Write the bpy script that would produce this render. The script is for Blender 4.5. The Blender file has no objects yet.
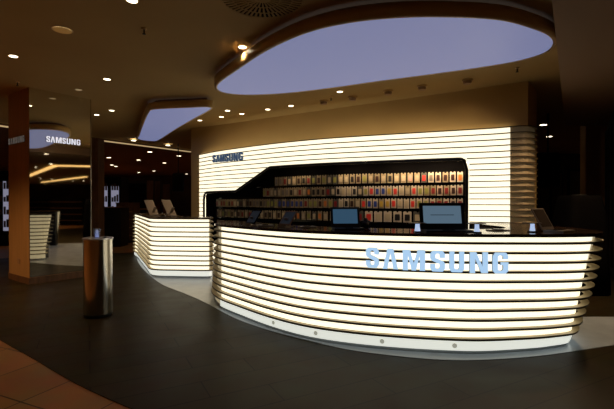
import bpy, bmesh, math, random
from mathutils import Vector, Matrix
random.seed(7)
C = bpy.context.scene.collection
SC = bpy.context.scene
F = 409.3; CAM = 1.45; HZ = 202.0
def PX(px, d): return (px-307.0)/F*d                       # lateral metres of an image column at a given depth
# ---------------------------------------------------------------- camera, world, exposure
cam = bpy.data.cameras.new('camera'); camo = bpy.data.objects.new('camera', cam); C.objects.link(camo)
cam.sensor_width = 36; cam.lens = 24.0; cam.clip_end = 200; cam.clip_start = 0.05
camo.location = (0, 0, CAM); camo.rotation_euler = (math.radians(90-0.35), 0, 0)
SC.camera = camo
w = bpy.data.worlds.new('world'); SC.world = w; w.use_nodes = True
w.node_tree.nodes['Background'].inputs[0].default_value = (1.0, 0.62, 0.36, 1)
w.node_tree.nodes['Background'].inputs[1].default_value = 0.004
SC.view_settings.view_transform = 'Standard'; SC.view_settings.look = 'None'
SC.view_settings.exposure = 0.0; SC.view_settings.gamma = 1.0; SC.view_settings.use_curve_mapping = False
PANEL_E = 1.35       # strength of the backlit counter panels
WPANEL_E = 1.3
CEILPANEL_E = 0.32
SPOT_W = 16.0        # watts of one ceiling downlight

# ---------------------------------------------------------------- materials
def mat(name, col, rough=0.5, metal=0.0, emit=None, es=0.0, spec=None, trans=0.0, ior=None, alpha=None, coat=0.0):
    m = bpy.data.materials.new(name); m.use_nodes = True
    b = m.node_tree.nodes['Principled BSDF']
    b.inputs['Base Color'].default_value = (*col, 1); b.inputs['Roughness'].default_value = rough
    b.inputs['Metallic'].default_value = metal
    if emit: b.inputs['Emission Color'].default_value = (*emit, 1); b.inputs['Emission Strength'].default_value = es
    if spec is not None: b.inputs['Specular IOR Level'].default_value = spec
    if trans: b.inputs['Transmission Weight'].default_value = trans
    if ior: b.inputs['IOR'].default_value = ior
    if coat: b.inputs['Coat Weight'].default_value = coat
    return m
def vary(m, scale, a, c, rough=None, detail=3, stretch=(1,1,1)):
    nt = m.node_tree; b = nt.nodes['Principled BSDF']
    tc = nt.nodes.new('ShaderNodeTexCoord'); mp = nt.nodes.new('ShaderNodeMapping'); mp.inputs['Scale'].default_value = stretch
    n = nt.nodes.new('ShaderNodeTexNoise'); n.inputs['Scale'].default_value = scale; n.inputs['Detail'].default_value = detail
    r = nt.nodes.new('ShaderNodeValToRGB'); r.color_ramp.elements[0].color = (*a, 1); r.color_ramp.elements[1].color = (*c, 1)
    r.color_ramp.elements[0].position = .3; r.color_ramp.elements[1].position = .7
    nt.links.new(tc.outputs['Object'], mp.inputs[0]); nt.links.new(mp.outputs[0], n.inputs['Vector'])
    nt.links.new(n.outputs['Fac'], r.inputs[0]); nt.links.new(r.outputs[0], b.inputs['Base Color'])
    if rough:
        q = nt.nodes.new('ShaderNodeMapRange'); q.inputs['To Min'].default_value = rough[0]; q.inputs['To Max'].default_value = rough[1]
        nt.links.new(n.outputs['Fac'], q.inputs[0]); nt.links.new(q.outputs[0], b.inputs['Roughness'])
    return m
def brickmat(name, c1, c2, mortar, bw, bh, ms, rough, rot=0, offset=.5, spec=.5):
    m = mat(name, c1, rough, spec=spec); nt = m.node_tree; b = nt.nodes['Principled BSDF']
    tc = nt.nodes.new('ShaderNodeTexCoord'); mp = nt.nodes.new('ShaderNodeMapping'); mp.inputs['Rotation'].default_value = (0, 0, rot)
    t = nt.nodes.new('ShaderNodeTexBrick'); t.offset = offset
    t.inputs['Color1'].default_value = (*c1, 1); t.inputs['Color2'].default_value = (*c2, 1); t.inputs['Mortar'].default_value = (*mortar, 1)
    t.inputs['Scale'].default_value = 1; t.inputs['Brick Width'].default_value = bw; t.inputs['Row Height'].default_value = bh
    t.inputs['Mortar Size'].default_value = ms; t.inputs['Mortar Smooth'].default_value = .3
    n = nt.nodes.new('ShaderNodeTexNoise'); n.inputs['Scale'].default_value = 3; n.inputs['Detail'].default_value = 5
    mx = nt.nodes.new('ShaderNodeMix'); mx.data_type = 'RGBA'; mx.blend_type = 'MULTIPLY'; mx.inputs['Factor'].default_value = .6
    nt.links.new(tc.outputs['Object'], mp.inputs[0]); nt.links.new(mp.outputs[0], t.inputs['Vector']); nt.links.new(mp.outputs[0], n.inputs['Vector'])
    nt.links.new(t.outputs['Color'], mx.inputs[6]); nt.links.new(n.outputs['Color'], mx.inputs[7]); nt.links.new(mx.outputs[2], b.inputs['Base Color'])
    q = nt.nodes.new('ShaderNodeMapRange'); q.inputs['To Min'].default_value = rough*.8; q.inputs['To Max'].default_value = rough*1.3
    nt.links.new(n.outputs['Fac'], q.inputs[0]); nt.links.new(q.outputs[0], b.inputs['Roughness'])
    return m
M = {}
M['panel'] = mat('backlit_acrylic', (.8, .78, .68), .4, emit=(1.0, .90, .66), es=PANEL_E)
M['wpanel'] = mat('backlit_wall_acrylic', (.8, .78, .68), .4, emit=(1.0, .90, .66), es=WPANEL_E)
M['kick'] = mat('backlit_kick_band', (.8, .8, .76), .4, emit=(.97, 1.0, .90), es=.72)
M['toe'] = mat('grey_toe_strip', (.35, .38, .40), .5)
M['bolt'] = mat('painted_glow_bolt', (.4, .4, .34), .5, emit=(.9, .9, .75), es=.3)  # slight glow put into the grey so the bolts don't read dark
M['slat'] = vary(mat('slat_veneer', (.5, .42, .27), .5), 6, (.48, .40, .26), (.58, .50, .34))
M['slatedge'] = mat('slat_dark_edge', (.05, .03, .012), .55)
M['endlit'] = mat('faint_lit_end_panel', (.6, .54, .40), .5, emit=(1.0, .86, .55), es=.30)  # glow put in for backlight falling off round the counter ends
M['wallendglow'] = mat('painted_glow_wall_end', (.45, .37, .24), .5, emit=(1.0, .76, .40), es=.02)  # faint glow put in for the dim light on the wall end
M['cream'] = mat('cream_backing', (.55, .48, .34), .5)
M['top'] = vary(mat('dark_gloss_top', (.05, .025, .012), .1), 3, (.035, .018, .009), (.06, .03, .014), (.06, .14))
M['topbrown'] = vary(mat('brown_gloss_top', (.12, .08, .03), .2), 3, (.1, .065, .022), (.15, .1, .04), (.16, .26))
M['black'] = mat('black_plastic', (.008, .008, .009), .45)
M['blackgloss'] = mat('black_gloss', (.006, .005, .005), .18)
M['blackmatt'] = mat('black_matt', (.004, .0035, .0035), .8, spec=.03)
M['wall'] = vary(mat('beige_wall_paint', (.5, .33, .13), .7), 1.5, (.49, .325, .125), (.54, .36, .14))
M['ceil'] = vary(mat('beige_ceiling_paint', (.4, .27, .12), .75, spec=.2), .8, (.47, .335, .145), (.52, .37, .16))
M['soffit'] = mat('brown_soffit_paint', (.40, .27, .18), .75)
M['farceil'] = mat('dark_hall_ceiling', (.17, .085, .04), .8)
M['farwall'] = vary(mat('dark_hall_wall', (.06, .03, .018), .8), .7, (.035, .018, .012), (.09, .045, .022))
M['wood'] = vary(mat('pillar_wood', (.5, .26, .09), .5), 2.0, (.46, .24, .075), (.56, .30, .11), (.4, .55), 5, (8, 8, .6))
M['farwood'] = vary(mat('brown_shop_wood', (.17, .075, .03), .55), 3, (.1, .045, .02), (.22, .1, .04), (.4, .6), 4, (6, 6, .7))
M['base'] = mat('brown_skirting', (.03, .017, .008), .5)
M['mirror'] = mat('mirror_glass', (.80, .77, .68), .025, 1.0)
M['steel'] = mat('brushed_steel', (.50, .47, .42), .15, 1.0)
M['chrome'] = mat('chrome', (.6, .6, .58), .2, 1.0)
M['lav'] = mat('lavender_light_panel', (.2, .2, .3), .5, emit=(.49, .55, 1.0), es=CEILPANEL_E)
M['rim'] = mat('light_box_rim', (.74, .54, .26), .35)
M['plat'] = vary(mat('white_platform', (.5, .5, .5), .22), 4, (.43, .49, .56), (.48, .55, .62), (.16, .3))
M['floor'] = brickmat('dark_plank_floor', (.052, .038, .016), (.040, .029, .012), (.012, .008, .005), 1.25, .3,   .006, .42, math.radians(-28), .37, spec=.08)
M['tile'] = brickmat('tan_floor_tile', (.50, .22, .065), (.45, .20, .055), (.08, .035, .016), .62, .62, .007, .4, math.radians(24), 0.0)
M['lamp'] = mat('lamp_lens', (1, .9, .7), .4, emit=(1.0, .86, .6), es=6)
M['lampfar'] = mat('far_lamp_lens', (1, .9, .7), .4, emit=(1.0, .84, .58), es=7)
M['lampdim'] = mat('unlit_lamp_lens', (.5, .4, .25), .3, emit=(1.0, .75, .4), es=.25)
M['cove'] = mat('warm_cove_strip', (1, .8, .4), .5, emit=(1.0, .62, .22), es=1.3)
M['coveedge'] = mat('ceiling_edge_strip', (1, .8, .5), .5, emit=(1.0, .72, .36), es=.42)
M['letter'] = mat('blue_letter_face', (.3, .45, .6), .4, emit=(.45, .68, .95), es=.92)
M['letterside'] = mat('blue_letter_side', (.2, .32, .5), .4)
M['navy'] = mat('navy_letter_face', (.03, .06, .14), .4, emit=(.1, .2, .42), es=.25)
M['whitelet'] = mat('white_letter_face', (.8, .8, .8), .4, emit=(.9, .9, 1.0), es=.85)
M['greylet'] = mat('grey_letter_face', (.3, .28, .26), .4, emit=(.8, .7, .6), es=.12)
M['screen'] = mat('laptop_screen_on', (.02, .03, .04), .3, emit=(.20, .32, .44), es=.42)
M['screendark'] = mat('laptop_screen_blue', (.01, .02, .03), .3, emit=(.08, .19, .32), es=.36)
M['screenoff'] = mat('dark_screen', (.012, .010, .010), .4, emit=(.1, .16, .25), es=.05)
M['line'] = mat('screen_text_line', (.01, .01, .01), .4)
M['graymetal'] = mat('grey_aluminium', (.30, .25, .2), .35, .6)
M['ledacrylic'] = mat('blue_lit_acrylic', (.6, .7, .9), .2, emit=(.55, .7, 1.0), es=.75)
M['glass'] = mat('cup_plastic', (.85, .9, 1.0), .08, trans=.85, ior=1.2)
M['cupglow'] = mat('cup_glow_fill', (.5, .6, 1.0), .3, emit=(.5, .6, 1.0), es=.35)
M['darkglass'] = mat('dark_glass', (.02, .014, .008), .05, trans=.0)
M['fridgelight'] = mat('lit_display_back', (.6, .6, .75), .5, emit=(.62, .62, .85), es=.30)
M['product'] = mat('display_goods', (.12, .05, .04), .6)
M['paper'] = mat('tan_tablet_face', (.40, .28, .15), .5)
M['socket'] = mat('socket_plastic', (.42, .24, .12), .5)

# ---------------------------------------------------------------- helpers
def link(name, bm, m, parent=None, smooth=False):
    me = bpy.data.meshes.new(name); bmesh.ops.recalc_face_normals(bm, faces=bm.faces[:]); bm.to_mesh(me); bm.free()
    o = bpy.data.objects.new(name, me); C.objects.link(o)
    for x in (m if isinstance(m, (list, tuple)) else [m]): me.materials.append(x)
    if smooth:
        for p in me.polygons: p.use_smooth = True
    if parent: o.parent = parent
    return o
def tag(o, label=None, cat=None, group=None, kind=None):
    if label: o['label'] = label
    if cat: o['category'] = cat
    if group: o['group'] = group
    if kind: o['kind'] = kind
    return o
def empty(name, loc, rz=0, label=None, cat=None, group=None):
    o = bpy.data.objects.new(name, None); C.objects.link(o); o.location = loc; o.rotation_euler = (0, 0, rz); o.empty_display_size = .1
    return tag(o, label, cat, group)
def box(bm, x0, x1, y0, y1, z0, z1, mtx=None, mi=0):
    vs = [bm.verts.new(Vector(p) if mtx is None else mtx @ Vector(p)) for p in
          ((x0,y0,z0),(x1,y0,z0),(x1,y1,z0),(x0,y1,z0),(x0,y0,z1),(x1,y0,z1),(x1,y1,z1),(x0,y1,z1))]
    for f in ((0,3,2,1),(4,5,6,7),(0,1,5,4),(1,2,6,5),(2,3,7,6),(3,0,4,7)):
        g = bm.faces.new([vs[i] for i in f]); g.material_index = mi
    return vs
def boxo(name, x0, x1, y0, y1, z0, z1, m, parent=None, bev=0, mtx=None):
    bm = bmesh.new(); box(bm, x0, x1, y0, y1, z0, z1, mtx)
    if bev: bmesh.ops.bevel(bm, geom=bm.edges[:], offset=bev, segments=2, affect='EDGES')
    return link(name, bm, m, parent)
def cyl(bm, x, y, z0, z1, r0, r1=None, n=24, cap=True):
    r1 = r0 if r1 is None else r1
    a = [bm.verts.new((x+r0*math.cos(2*math.pi*i/n), y+r0*math.sin(2*math.pi*i/n), z0)) for i in range(n)]
    b = [bm.verts.new((x+r1*math.cos(2*math.pi*i/n), y+r1*math.sin(2*math.pi*i/n), z1)) for i in range(n)]
    for i in range(n): bm.faces.new((a[i], a[(i+1)%n], b[(i+1)%n], b[i]))
    if cap: bm.faces.new(a[::-1]); bm.faces.new(b)
def lathe(bm, prof, n=24, x=0, y=0):
    rings = []
    for r, z in prof:
        rings.append([bm.verts.new((x+r*math.cos(2*math.pi*i/n), y+r*math.sin(2*math.pi*i/n), z)) for i in range(n)])
    for a, b in zip(rings, rings[1:]):
        for i in range(n): bm.faces.new((a[i], a[(i+1)%n], b[(i+1)%n], b[i]))
    return rings
def prism(bm, poly, z0, z1, mtx=None, mi=0):
    f = lambda p, z: bm.verts.new((p[0], p[1], z) if mtx is None else mtx @ Vector((p[0], p[1], z)))
    a = [f(p, z0) for p in poly]; b = [f(p, z1) for p in poly]; n = len(poly)
    for i in range(n): g = bm.faces.new((a[i], a[(i+1)%n], b[(i+1)%n], b[i])); g.material_index = mi
    for ring in (a, b):
        es = [bm.edges.get((ring[i], ring[(i+1)%n])) for i in range(n)]
        r = bmesh.ops.triangle_fill(bm, edges=es, use_beauty=True)
        for g in r['geom']:
            if isinstance(g, bmesh.types.BMFace): g.material_index = mi
def tube(bm, pts, r, n=8):
    rings = []
    for i, p in enumerate(pts):
        a = pts[max(i-1, 0)]; b = pts[min(i+1, len(pts)-1)]; t = (Vector(b)-Vector(a)).normalized()
        up = Vector((0, 0, 1)) if abs(t.z) < .9 else Vector((1, 0, 0))
        s = t.cross(up).normalized(); u = s.cross(t)
        rings.append([bm.verts.new(Vector(p)+s*r*math.cos(2*math.pi*k/n)+u*r*math.sin(2*math.pi*k/n)) for k in range(n)])
    for a, b in zip(rings, rings[1:]):
        for k in range(n): bm.faces.new((a[k], a[(k+1)%n], b[(k+1)%n], b[k]))
    bm.faces.new(rings[0][::-1]); bm.faces.new(rings[-1])
def spline(ctrl, step=.05, closed=False):
    n = len(ctrl); out = []
    P = [Vector(c) for c in ctrl]
    segs = n if closed else n-1
    for i in range(segs):
        p1, p2 = P[i], P[(i+1) % n]
        p0 = P[(i-1) % n] if closed or i > 0 else p1*2-p2
        p3 = P[(i+2) % n] if closed or i < n-2 else p2*2-p1
        k = max(2, int((p2-p1).length/step))
        # centripetal tangents keep the curve from overshooting
        d1 = max((p1-p0).length, 1e-4)**.5; d2 = max((p2-p1).length, 1e-4)**.5; d3 = max((p3-p2).length, 1e-4)**.5
        m1 = ((p1-p0)/d1-(p2-p0)/(d1+d2)+(p2-p1)/d2)*d2
        m2 = ((p2-p1)/d2-(p3-p1)/(d2+d3)+(p3-p2)/d3)*d2
        for j in range(k):
            t = j/k; t2 = t*t; t3 = t2*t
            out.append(p1*(2*t3-3*t2+1)+m1*(t3-2*t2+t)+p2*(-2*t3+3*t2)+m2*(t3-t2))
    if not closed: out.append(P[-1].copy())
    return out
def normals(path):
    N = []
    for i in range(len(path)):
        t = (path[min(i+1, len(path)-1)]-path[max(i-1, 0)]).normalized(); N.append(Vector((t.y, -t.x)))
    return N
def sweep(bm, path, N, i0, i1, o0, o1, z0, z1, inset=None, mtop=0, mfront=0):
    rings = []
    for i in range(i0, i1+1):
        r = []
        for o, z in ((o0, z0), (o1, z0), (o1, z1), (o0, z1)):
            off = o-(inset(i, z) if inset else 0); p = path[i]+N[i]*off; r.append(bm.verts.new((p.x, p.y, z)))
        rings.append(r)
    for a, b in zip(rings, rings[1:]):
        for k in range(4):
            g = bm.faces.new((a[k], a[(k+1)%4], b[(k+1)%4], b[k])); g.material_index = mfront if k == 1 else mtop
    for r in (rings[0], rings[-1][::-1]): g = bm.faces.new(r); g.material_index = mfront
GL = {
 'S': (.66, [(1,.66),(1,.84),(.84,1),(.16,1),(0,.86),(0,.62),(.12,.52),(.64,.36),(.64,.2),(.57,.14),(.43,.14),(.36,.2),(.36,.36),(0,.36),(0,.14),(.16,0),(.84,0),(1,.14),(1,.4),(.88,.5),(.36,.65),(.36,.8),(.43,.86),(.57,.86),(.64,.8),(.64,.66)]),
 'A': (.78, [(0,0),(.31,1),(.69,1),(1,0),(.69,0),(.5,.76),(.31,0)]),
 'M': (1.05, [(0,0),(0,1),(.33,1),(.5,.36),(.67,1),(1,1),(1,0),(.76,0),(.76,.72),(.6,0),(.4,0),(.24,.72),(.24,0)]),
 'U': (.72, [(0,1),(0,.16),(.16,0),(.84,0),(1,.16),(1,1),(.66,1),(.66,.2),(.58,.14),(.42,.14),(.34,.2),(.34,1)]),
 'N': (.80, [(0,0),(0,1),(.36,1),(.70,.32),(.70,1),(1,1),(1,0),(.64,0),(.30,.68),(.30,0)]),
 'G': (.74, [(1,.68),(1,.84),(.84,1),(.16,1),(0,.84),(0,.16),(.16,0),(.84,0),(1,.14),(1,.54),(.5,.54),(.5,.4),(.66,.4),(.66,.2),(.58,.14),(.42,.14),(.34,.2),(.34,.8),(.42,.86),(.58,.86),(.66,.8),(.66,.68)]),
}
def letter(ch, w, h, depth, m, parent, loc, ang, name='letter', side=None):
    # local x along the wall, z up, extruded towards -y (the outside)
    bm = bmesh.new(); poly = [(x*w, y*h) for x, y in GL[ch][1]]
    mt = Matrix.Translation(loc) @ Matrix.Rotation(ang, 4, 'Z') @ Matrix.Rotation(math.radians(90), 4, 'X')
    prism(bm, poly, 0, depth, mt)
    if side:
        bm.normal_update(); ax = Vector((math.sin(ang), -math.cos(ang), 0))
        for f in bm.faces: f.material_index = 0 if abs(f.normal.dot(ax)) > .9 else 1
        m = [m, side]
    return link(name, bm, m, parent)

# ---------------------------------------------------------------- setting
def struct(name, bm, m): return tag(link(name, bm, m), kind='structure')
bm = bmesh.new(); box(bm, -24, 40, -14, 40, -.12, 0); struct('floor', bm, M['tile'])
dark = spline([(-3.2,4.27),(-2.47,3.73),(-1.88,3.28),(-1.46,3.0),(-1.1,2.78),(0,2.2),(1.2,1.8),(3,1.5),(5.2,1.6),(9,2.6),(13,5),(14,9),(11,12.5),(4,13.5),(-2,12.6),(-4.9,11.75),(-6.4,11.2),(-7.8,10.5),(-8.6,9.4),(-8.2,8.1),(-6.5,6.75),(-4.6,5.35)], .25, True)
bm = bmesh.new(); prism(bm, dark, -.05, .006); struct('floor_planks', bm, M['floor'])
bm = bmesh.new(); box(bm, -24, 40, -14, 40, 3.45, 3.6)
struct('ceiling', bm, M['ceil'])
# hall shell far away
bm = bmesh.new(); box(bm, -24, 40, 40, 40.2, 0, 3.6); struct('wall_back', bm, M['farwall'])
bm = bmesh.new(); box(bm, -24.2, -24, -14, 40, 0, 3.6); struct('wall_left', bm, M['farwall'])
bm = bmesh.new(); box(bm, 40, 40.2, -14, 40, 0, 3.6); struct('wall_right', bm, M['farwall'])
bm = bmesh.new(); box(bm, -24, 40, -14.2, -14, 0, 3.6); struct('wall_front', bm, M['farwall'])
# darker lower ceiling beyond the lit edge strip of the shop
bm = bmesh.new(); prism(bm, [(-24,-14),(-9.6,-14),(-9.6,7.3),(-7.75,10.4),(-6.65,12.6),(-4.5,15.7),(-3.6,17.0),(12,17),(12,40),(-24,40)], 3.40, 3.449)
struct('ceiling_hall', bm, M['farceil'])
bm = bmesh.new(); tube(bm, [(-9.6,7.3,3.377),(-7.75,10.4,3.377),(-6.65,12.6,3.377),(-4.5,15.7,3.377),(-3.6,17,3.377)], .022, 6)
tag(link('edge_light_strip', bm, M['coveedge']), 'thin warm light strip running diagonally along the ceiling edge behind the left pillar', 'light strip')
# brown soffit at upper right
bm = bmesh.new(); prism(bm, [(.9,-2.0),(2.11,3.54),(5.29,8.42),(5.9,9.35),(9.2,9.9),(7.4,-2.0)], 3.2, 3.449)
struct('ceiling_soffit', bm, M['soffit'])
# back wall of the shop: bulkhead above, recessed body below
A = Vector((-3.17,11.21)); B = Vector((3.66,6.79))
t = (B-A).normalized(); nb = Vector((-t.y, t.x))
def wl(s, o): p = A+t*s+nb*o; return (p.x, p.y)
L = (B-A).length
chx = Vector((4.13,7.37))
bm = bmesh.new()
prism(bm, [wl(0,0), wl(L,0), (chx.x, chx.y), (4.25,8.1), (3.9,8.3), wl(0,.9)], 2.3, 3.449)
prism(bm, [wl(0,.55), wl(L,.55), wl(L,.9), wl(0,.9)], 0, 2.3)
prism(bm, [wl(0,0), wl(.30,0), wl(.30,.9), wl(0,.9)], 0, 2.3)
prism(bm, [wl(L-.02,.05), (chx.x, chx.y), (4.25,8.1), (3.9,8.3), wl(L-.02,.9)], 0, 2.3)
struct('wall_shop', bm, M['wall'])

# platform
plat = [(-4.9,11.7),(-4.35,10.45),(-3.78,9.27),(-2.95,7.8),(-2.47,7.06),(-1.93,6.44),(-1.46,5.86),(-.86,5.03),(-.38,4.55),(.03,4.24),(.38,4.0),(.95,3.79),(1.35,3.72),(2.07,3.80),(3.08,4.11),(4.0,4.4)]
plat = [tuple(p) for p in spline(plat, .12)] + [(4.02,5.13),(3.3,5.13),(3.0,5.4),(2.9,7.2)] + [wl(L-1.0,.5), wl(.5,.5), (-4.2,11.9)]
bm = bmesh.new(); prism(bm, plat, 0, .010); struct('floor_platform', bm, M['plat'])
ZP = .010

# ---------------------------------------------------------------- slatted counters
def counter(name, label, ctrl, inner, lit, insetf, topmat, bolts=(), ztop=1.12):
    path = spline(ctrl, .05); N = normals(path); n = len(path)
    def near(p): return min(range(n), key=lambda i: (path[i]-Vector(p)).length)
    a, b = near(lit[0]), near(lit[1])
    c = path[n//2]; root = empty(name, (c.x, c.y, ZP), 0, label, 'counter')
    root.location = (0, 0, 0)
    ins = lambda i, z: insetf(i/(n-1), z)
    bm = bmesh.new(); sweep(bm, path, N, a, b, -.03, 0, .15, ztop, None if not insetf else ins); link('light_panel', bm, M['panel'], root)
    for q in ((0, a), (b, n-1)):
        bm = bmesh.new(); sweep(bm, path, N, q[0], q[1], -.05, -.012, ZP, ztop, ins); link('end_panel', bm, M['endlit'], root)
    
    bm = bmesh.new(); sweep(bm, path, N, a, n-8, -.03, .018, .045, .15, ins); link('kick_band', bm, M['kick'], root)
    bm = bmesh.new(); sweep(bm, path, N, 0, n-1, -.04, .0, ZP, .045, ins); link('toe_strip', bm, M['toe'], root)
    bm = bmesh.new()
    for k in range(11):
        z = 1.052-.0905*k
        sweep(bm, path, N, 0, n-1, -.01, .056, z, z+.021, ins, 0, 1)
    link('slats', bm, [M['slat'], M['slatedge']], root)
    # top board
    outer = [(path[i]+N[i]*(.05-ins(i, ztop))) for i in range(n)]; inn = spline(inner, .08)
    poly = [tuple(p) for p in outer]+[tuple(p) for p in reversed(inn)]
    bm = bmesh.new(); prism(bm, poly, ztop, ztop+.03)
    link('countertop', bm, topmat, root)
    Ni = normals(inn); bm = bmesh.new(); sweep(bm, inn, Ni, 0, len(inn)-1, .02, .05, ZP, ztop); link('staff_side_panel', bm, M['black'], root)
    for e in (0, -1):
        bm = bmesh.new()
        p, q = path[e]-N[e]*.2, inn[e]
        mtx = Matrix.Translation((p.x, p.y, 0)) @ Matrix.Rotation(math.atan2(q.y-p.y, q.x-p.x), 4, 'Z')
        box(bm, 0, (q-p).length, -.01, .01, ZP, ztop, mtx); link('end_board', bm, M['black'], root)
    for px in bolts:
        i = min(range(a, b), key=lambda i: abs(PX(px, path[i].y)-path[i].x)); p = path[i]+N[i]*(.018-ins(i, .09)); ang = math.atan2(N[i].x, -N[i].y)
        mtx = Matrix.Translation((p.x, p.y, .092)) @ Matrix.Rotation(ang, 4, 'Z') @ Matrix.Rotation(math.radians(90), 4, 'X')
        bm = bmesh.new(); rg = lathe(bm, [(.0225, 0), (.024, .004), (.022, .007), (.019, .007), (.018, .003), (.004, .003)], 20); bm.faces.new(rg[-1])
        for v in bm.verts: v.co = mtx @ v.co
        link('bolt', bm, M['bolt'], root)
    return root, path, N
def sm(x): x = max(0, min(1, x)); return x*x*(3-2*x)
def main_in(q, z):
    low = (max(0, 1.12-z)/1.1)**1.6; high = max(0, min(1, z/1.12))
    return (.17*sm((.045-q)/.03)+.26*sm((q-.58)/.22)-.05*math.exp(-((q-.42)/.12)**2))*low + .13*sm((q-.015)/.03)*sm((.15-q)/.07)*high
mc, mpath, mN = counter('slatted_counter', 'long curved backlit slatted counter with blue lettering on its front, nearest the camera',
    [(-1.08,6.55),(-1.28,6.52),(-1.40,6.30),(-1.36,6.0),(-1.16,5.55),(-.78,5.08),(-.39,4.67),(.03,4.34),(.5,4.12),(.95,3.98),(1.45,3.885),(1.95,3.86),(2.4,3.86),(2.72,3.93),(2.95,4.17),(3.03,4.6),(3.0,5.2),(2.9,5.8)],
    [(-.92,6.42),(-.62,5.9),(0,5.17),(.6,4.78),(1.2,4.58),(1.8,4.52),(2.2,4.62),(2.38,4.95),(2.36,5.4),(2.3,5.8)],
    ((-1.17,5.57),(2.78,3.98)), main_in, M['top'], (275.5, 320.7, 382.2, 454))
left_in = lambda s, z: (.12*sm((s-.9)/.1))*0*(max(0, 1.12-z))
lc, lpath, lN = counter('slatted_counter', 'smaller backlit slatted counter with rounded corner in the left background, beside the wall',
    [(-4.35,11.6),(-4.68,11.25),(-4.22,10.3),(-3.68,9.25),(-3.2,8.32),(-3.06,8.04),(-2.95,7.90),(-2.78,7.83),(-2.5,7.80),(-1.86,7.76),(-1.84,7.80),(-1.86,7.9),(-2.03,8.45)],
    [(-3.95,11.3),(-3.5,10.4),(-2.98,9.4),(-2.62,8.62),(-2.4,8.42),(-2.25,8.38),(-2.12,8.38)],
    ((-4.66,11.2),(-1.86,7.76)), left_in, M['topbrown'])
# wall-mounted sign letters on the main counter
sg = empty('illuminated_sign', (1.02, 3.9, .79), 0, 'large pale blue SAMSUNG lettering on the front of the long curved counter', 'sign')
def place_letters(root, path, N, spans, zb, h, depth, off, m, mback=None):
    inv = Matrix.Translation(-Vector(root.location))
    for ch, (x0, x1), z in zip('SAMSUNG', spans, zb):
        xm = (x0+x1)/2
        i = min(range(len(path)), key=lambda i: abs(PX(xm, path[i].y)-path[i].x)+ (0 if N[i].y < 0 else 9))
        tt = Vector((-N[i].y, N[i].x)); ang = math.atan2(tt.y, tt.x)
        y = path[i].y; c = path[i]+N[i]*off
        # width on the surface so that it spans the column range
        u0 = (x0-307)/F; u1 = (x1-307)/F
        s0 = (u0*c.y-c.x)/(tt.x-u0*tt.y); s1 = (u1*c.y-c.x)/(tt.x-u1*tt.y); p = c+tt*s0
        letter(ch, s1-s0, h, depth, m, root, Vector((p.x, p.y, z))-Vector(root.location), ang, side=mback)
zoom = lambda a: 355+a/3.8375
place_letters(sg, mpath, mN, [(zoom(a), zoom(b)) for a, b in ((43,93),(107,166),(183,269),(288,345),(361,418),(438,508),(525,586))],
              [.81,.805,.80,.797,.795,.79,.787], .195, .02, .062, M['letter'], M['letterside'])

# ---------------------------------------------------------------- slatted back wall with niche
wctrl = [(-2.88,10.95),(-2.2,10.15),(-1.30,9.32),(-.5,8.68),(.358,8.14),(1.05,7.82),(1.72,7.55),(2.5,7.25),(3.2,6.97),(3.60,6.77),(3.80,6.90),(3.95,7.10)]
wp = spline(wctrl, .04); wN = normals(wp); wn = len(wp)
ilit = min(range(wn), key=lambda i: (wp[i]-Vector((3.40,6.89))).length)
NX0, NX1, ZB = -2.68, 2.80, .40
def ztopf(x):
    if x < -1.66: z = 1.70
    elif x < -.80: z = 1.70+(x+1.66)/.86*.50
    else: z = 2.20
    r = .13
    for e, s in ((NX0, 1), (NX1, -1)):
        d = (x-e)*s
        if d < r: z -= r-math.sqrt(max(0, r*r-(r-d)**2))
    return z
wall = empty('slatted_wall', (0, 0, 0), 0, 'curved backlit wall of horizontal slats behind the counters, with a black niche cut into it', 'wall panel')
bm = bmesh.new()
for i in range(ilit):
    xm = (wp[i].x+wp[i+1].x)/2
    inside = NX0 < xm < NX1
    for (za, zb_) in (([(ztopf(xm), None)] if inside else [(ZB, None)]) + [(.0, ZB)]):
        v = []
        for j in (i, i+1):
            x = min(max(wp[j].x, NX0+1e-4), NX1-1e-4) if inside else 0
            z0 = (ztopf(x) if inside else ZB) if zb_ is None else .022
            z1 = 2.71 if zb_ is None else ZB
            for o in (0, -.03): p = wp[j]+wN[j]*o; v.append((bm.verts.new((p.x, p.y, z0)), bm.verts.new((p.x, p.y, z1))))
        (a0, a1), (b0, b1), (c0, c1), (d0, d1) = v
        for f in ((a0, c0, c1, a1), (b0, b1, d1, d0), (a1, c1, d1, b1), (a0, b0, d0, c0)): bm.faces.new(f)
bmesh.ops.remove_doubles(bm, verts=bm.verts[:], dist=.0005)
link('light_panel', bm, M['wpanel'], wall)
bm = bmesh.new(); sweep(bm, wp, wN, ilit, wn-1, -.03, 0, ZP, 2.71); link('painted_glow_end_panel', bm, M['wallendglow'], wall)
bm = bmesh.new()
z = 2.695
while z > .1:
    run = None
    for i in range(wn):
        ok = not (NX0 < wp[i].x < NX1 and ZB-.01 < z < ztopf(wp[i].x)+.02)
        if ok and run is None: run = i
        if run is not None and (not ok or i == wn-1):
            e = i if ok else i-1
            if e > run: sweep(bm, wp, wN, run, e, -.01, .05, z, z+.016, None, 0, 1)
            run = None
    z -= .1
link('slats', bm, [M['slat'], M['slatedge']], wall)
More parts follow.
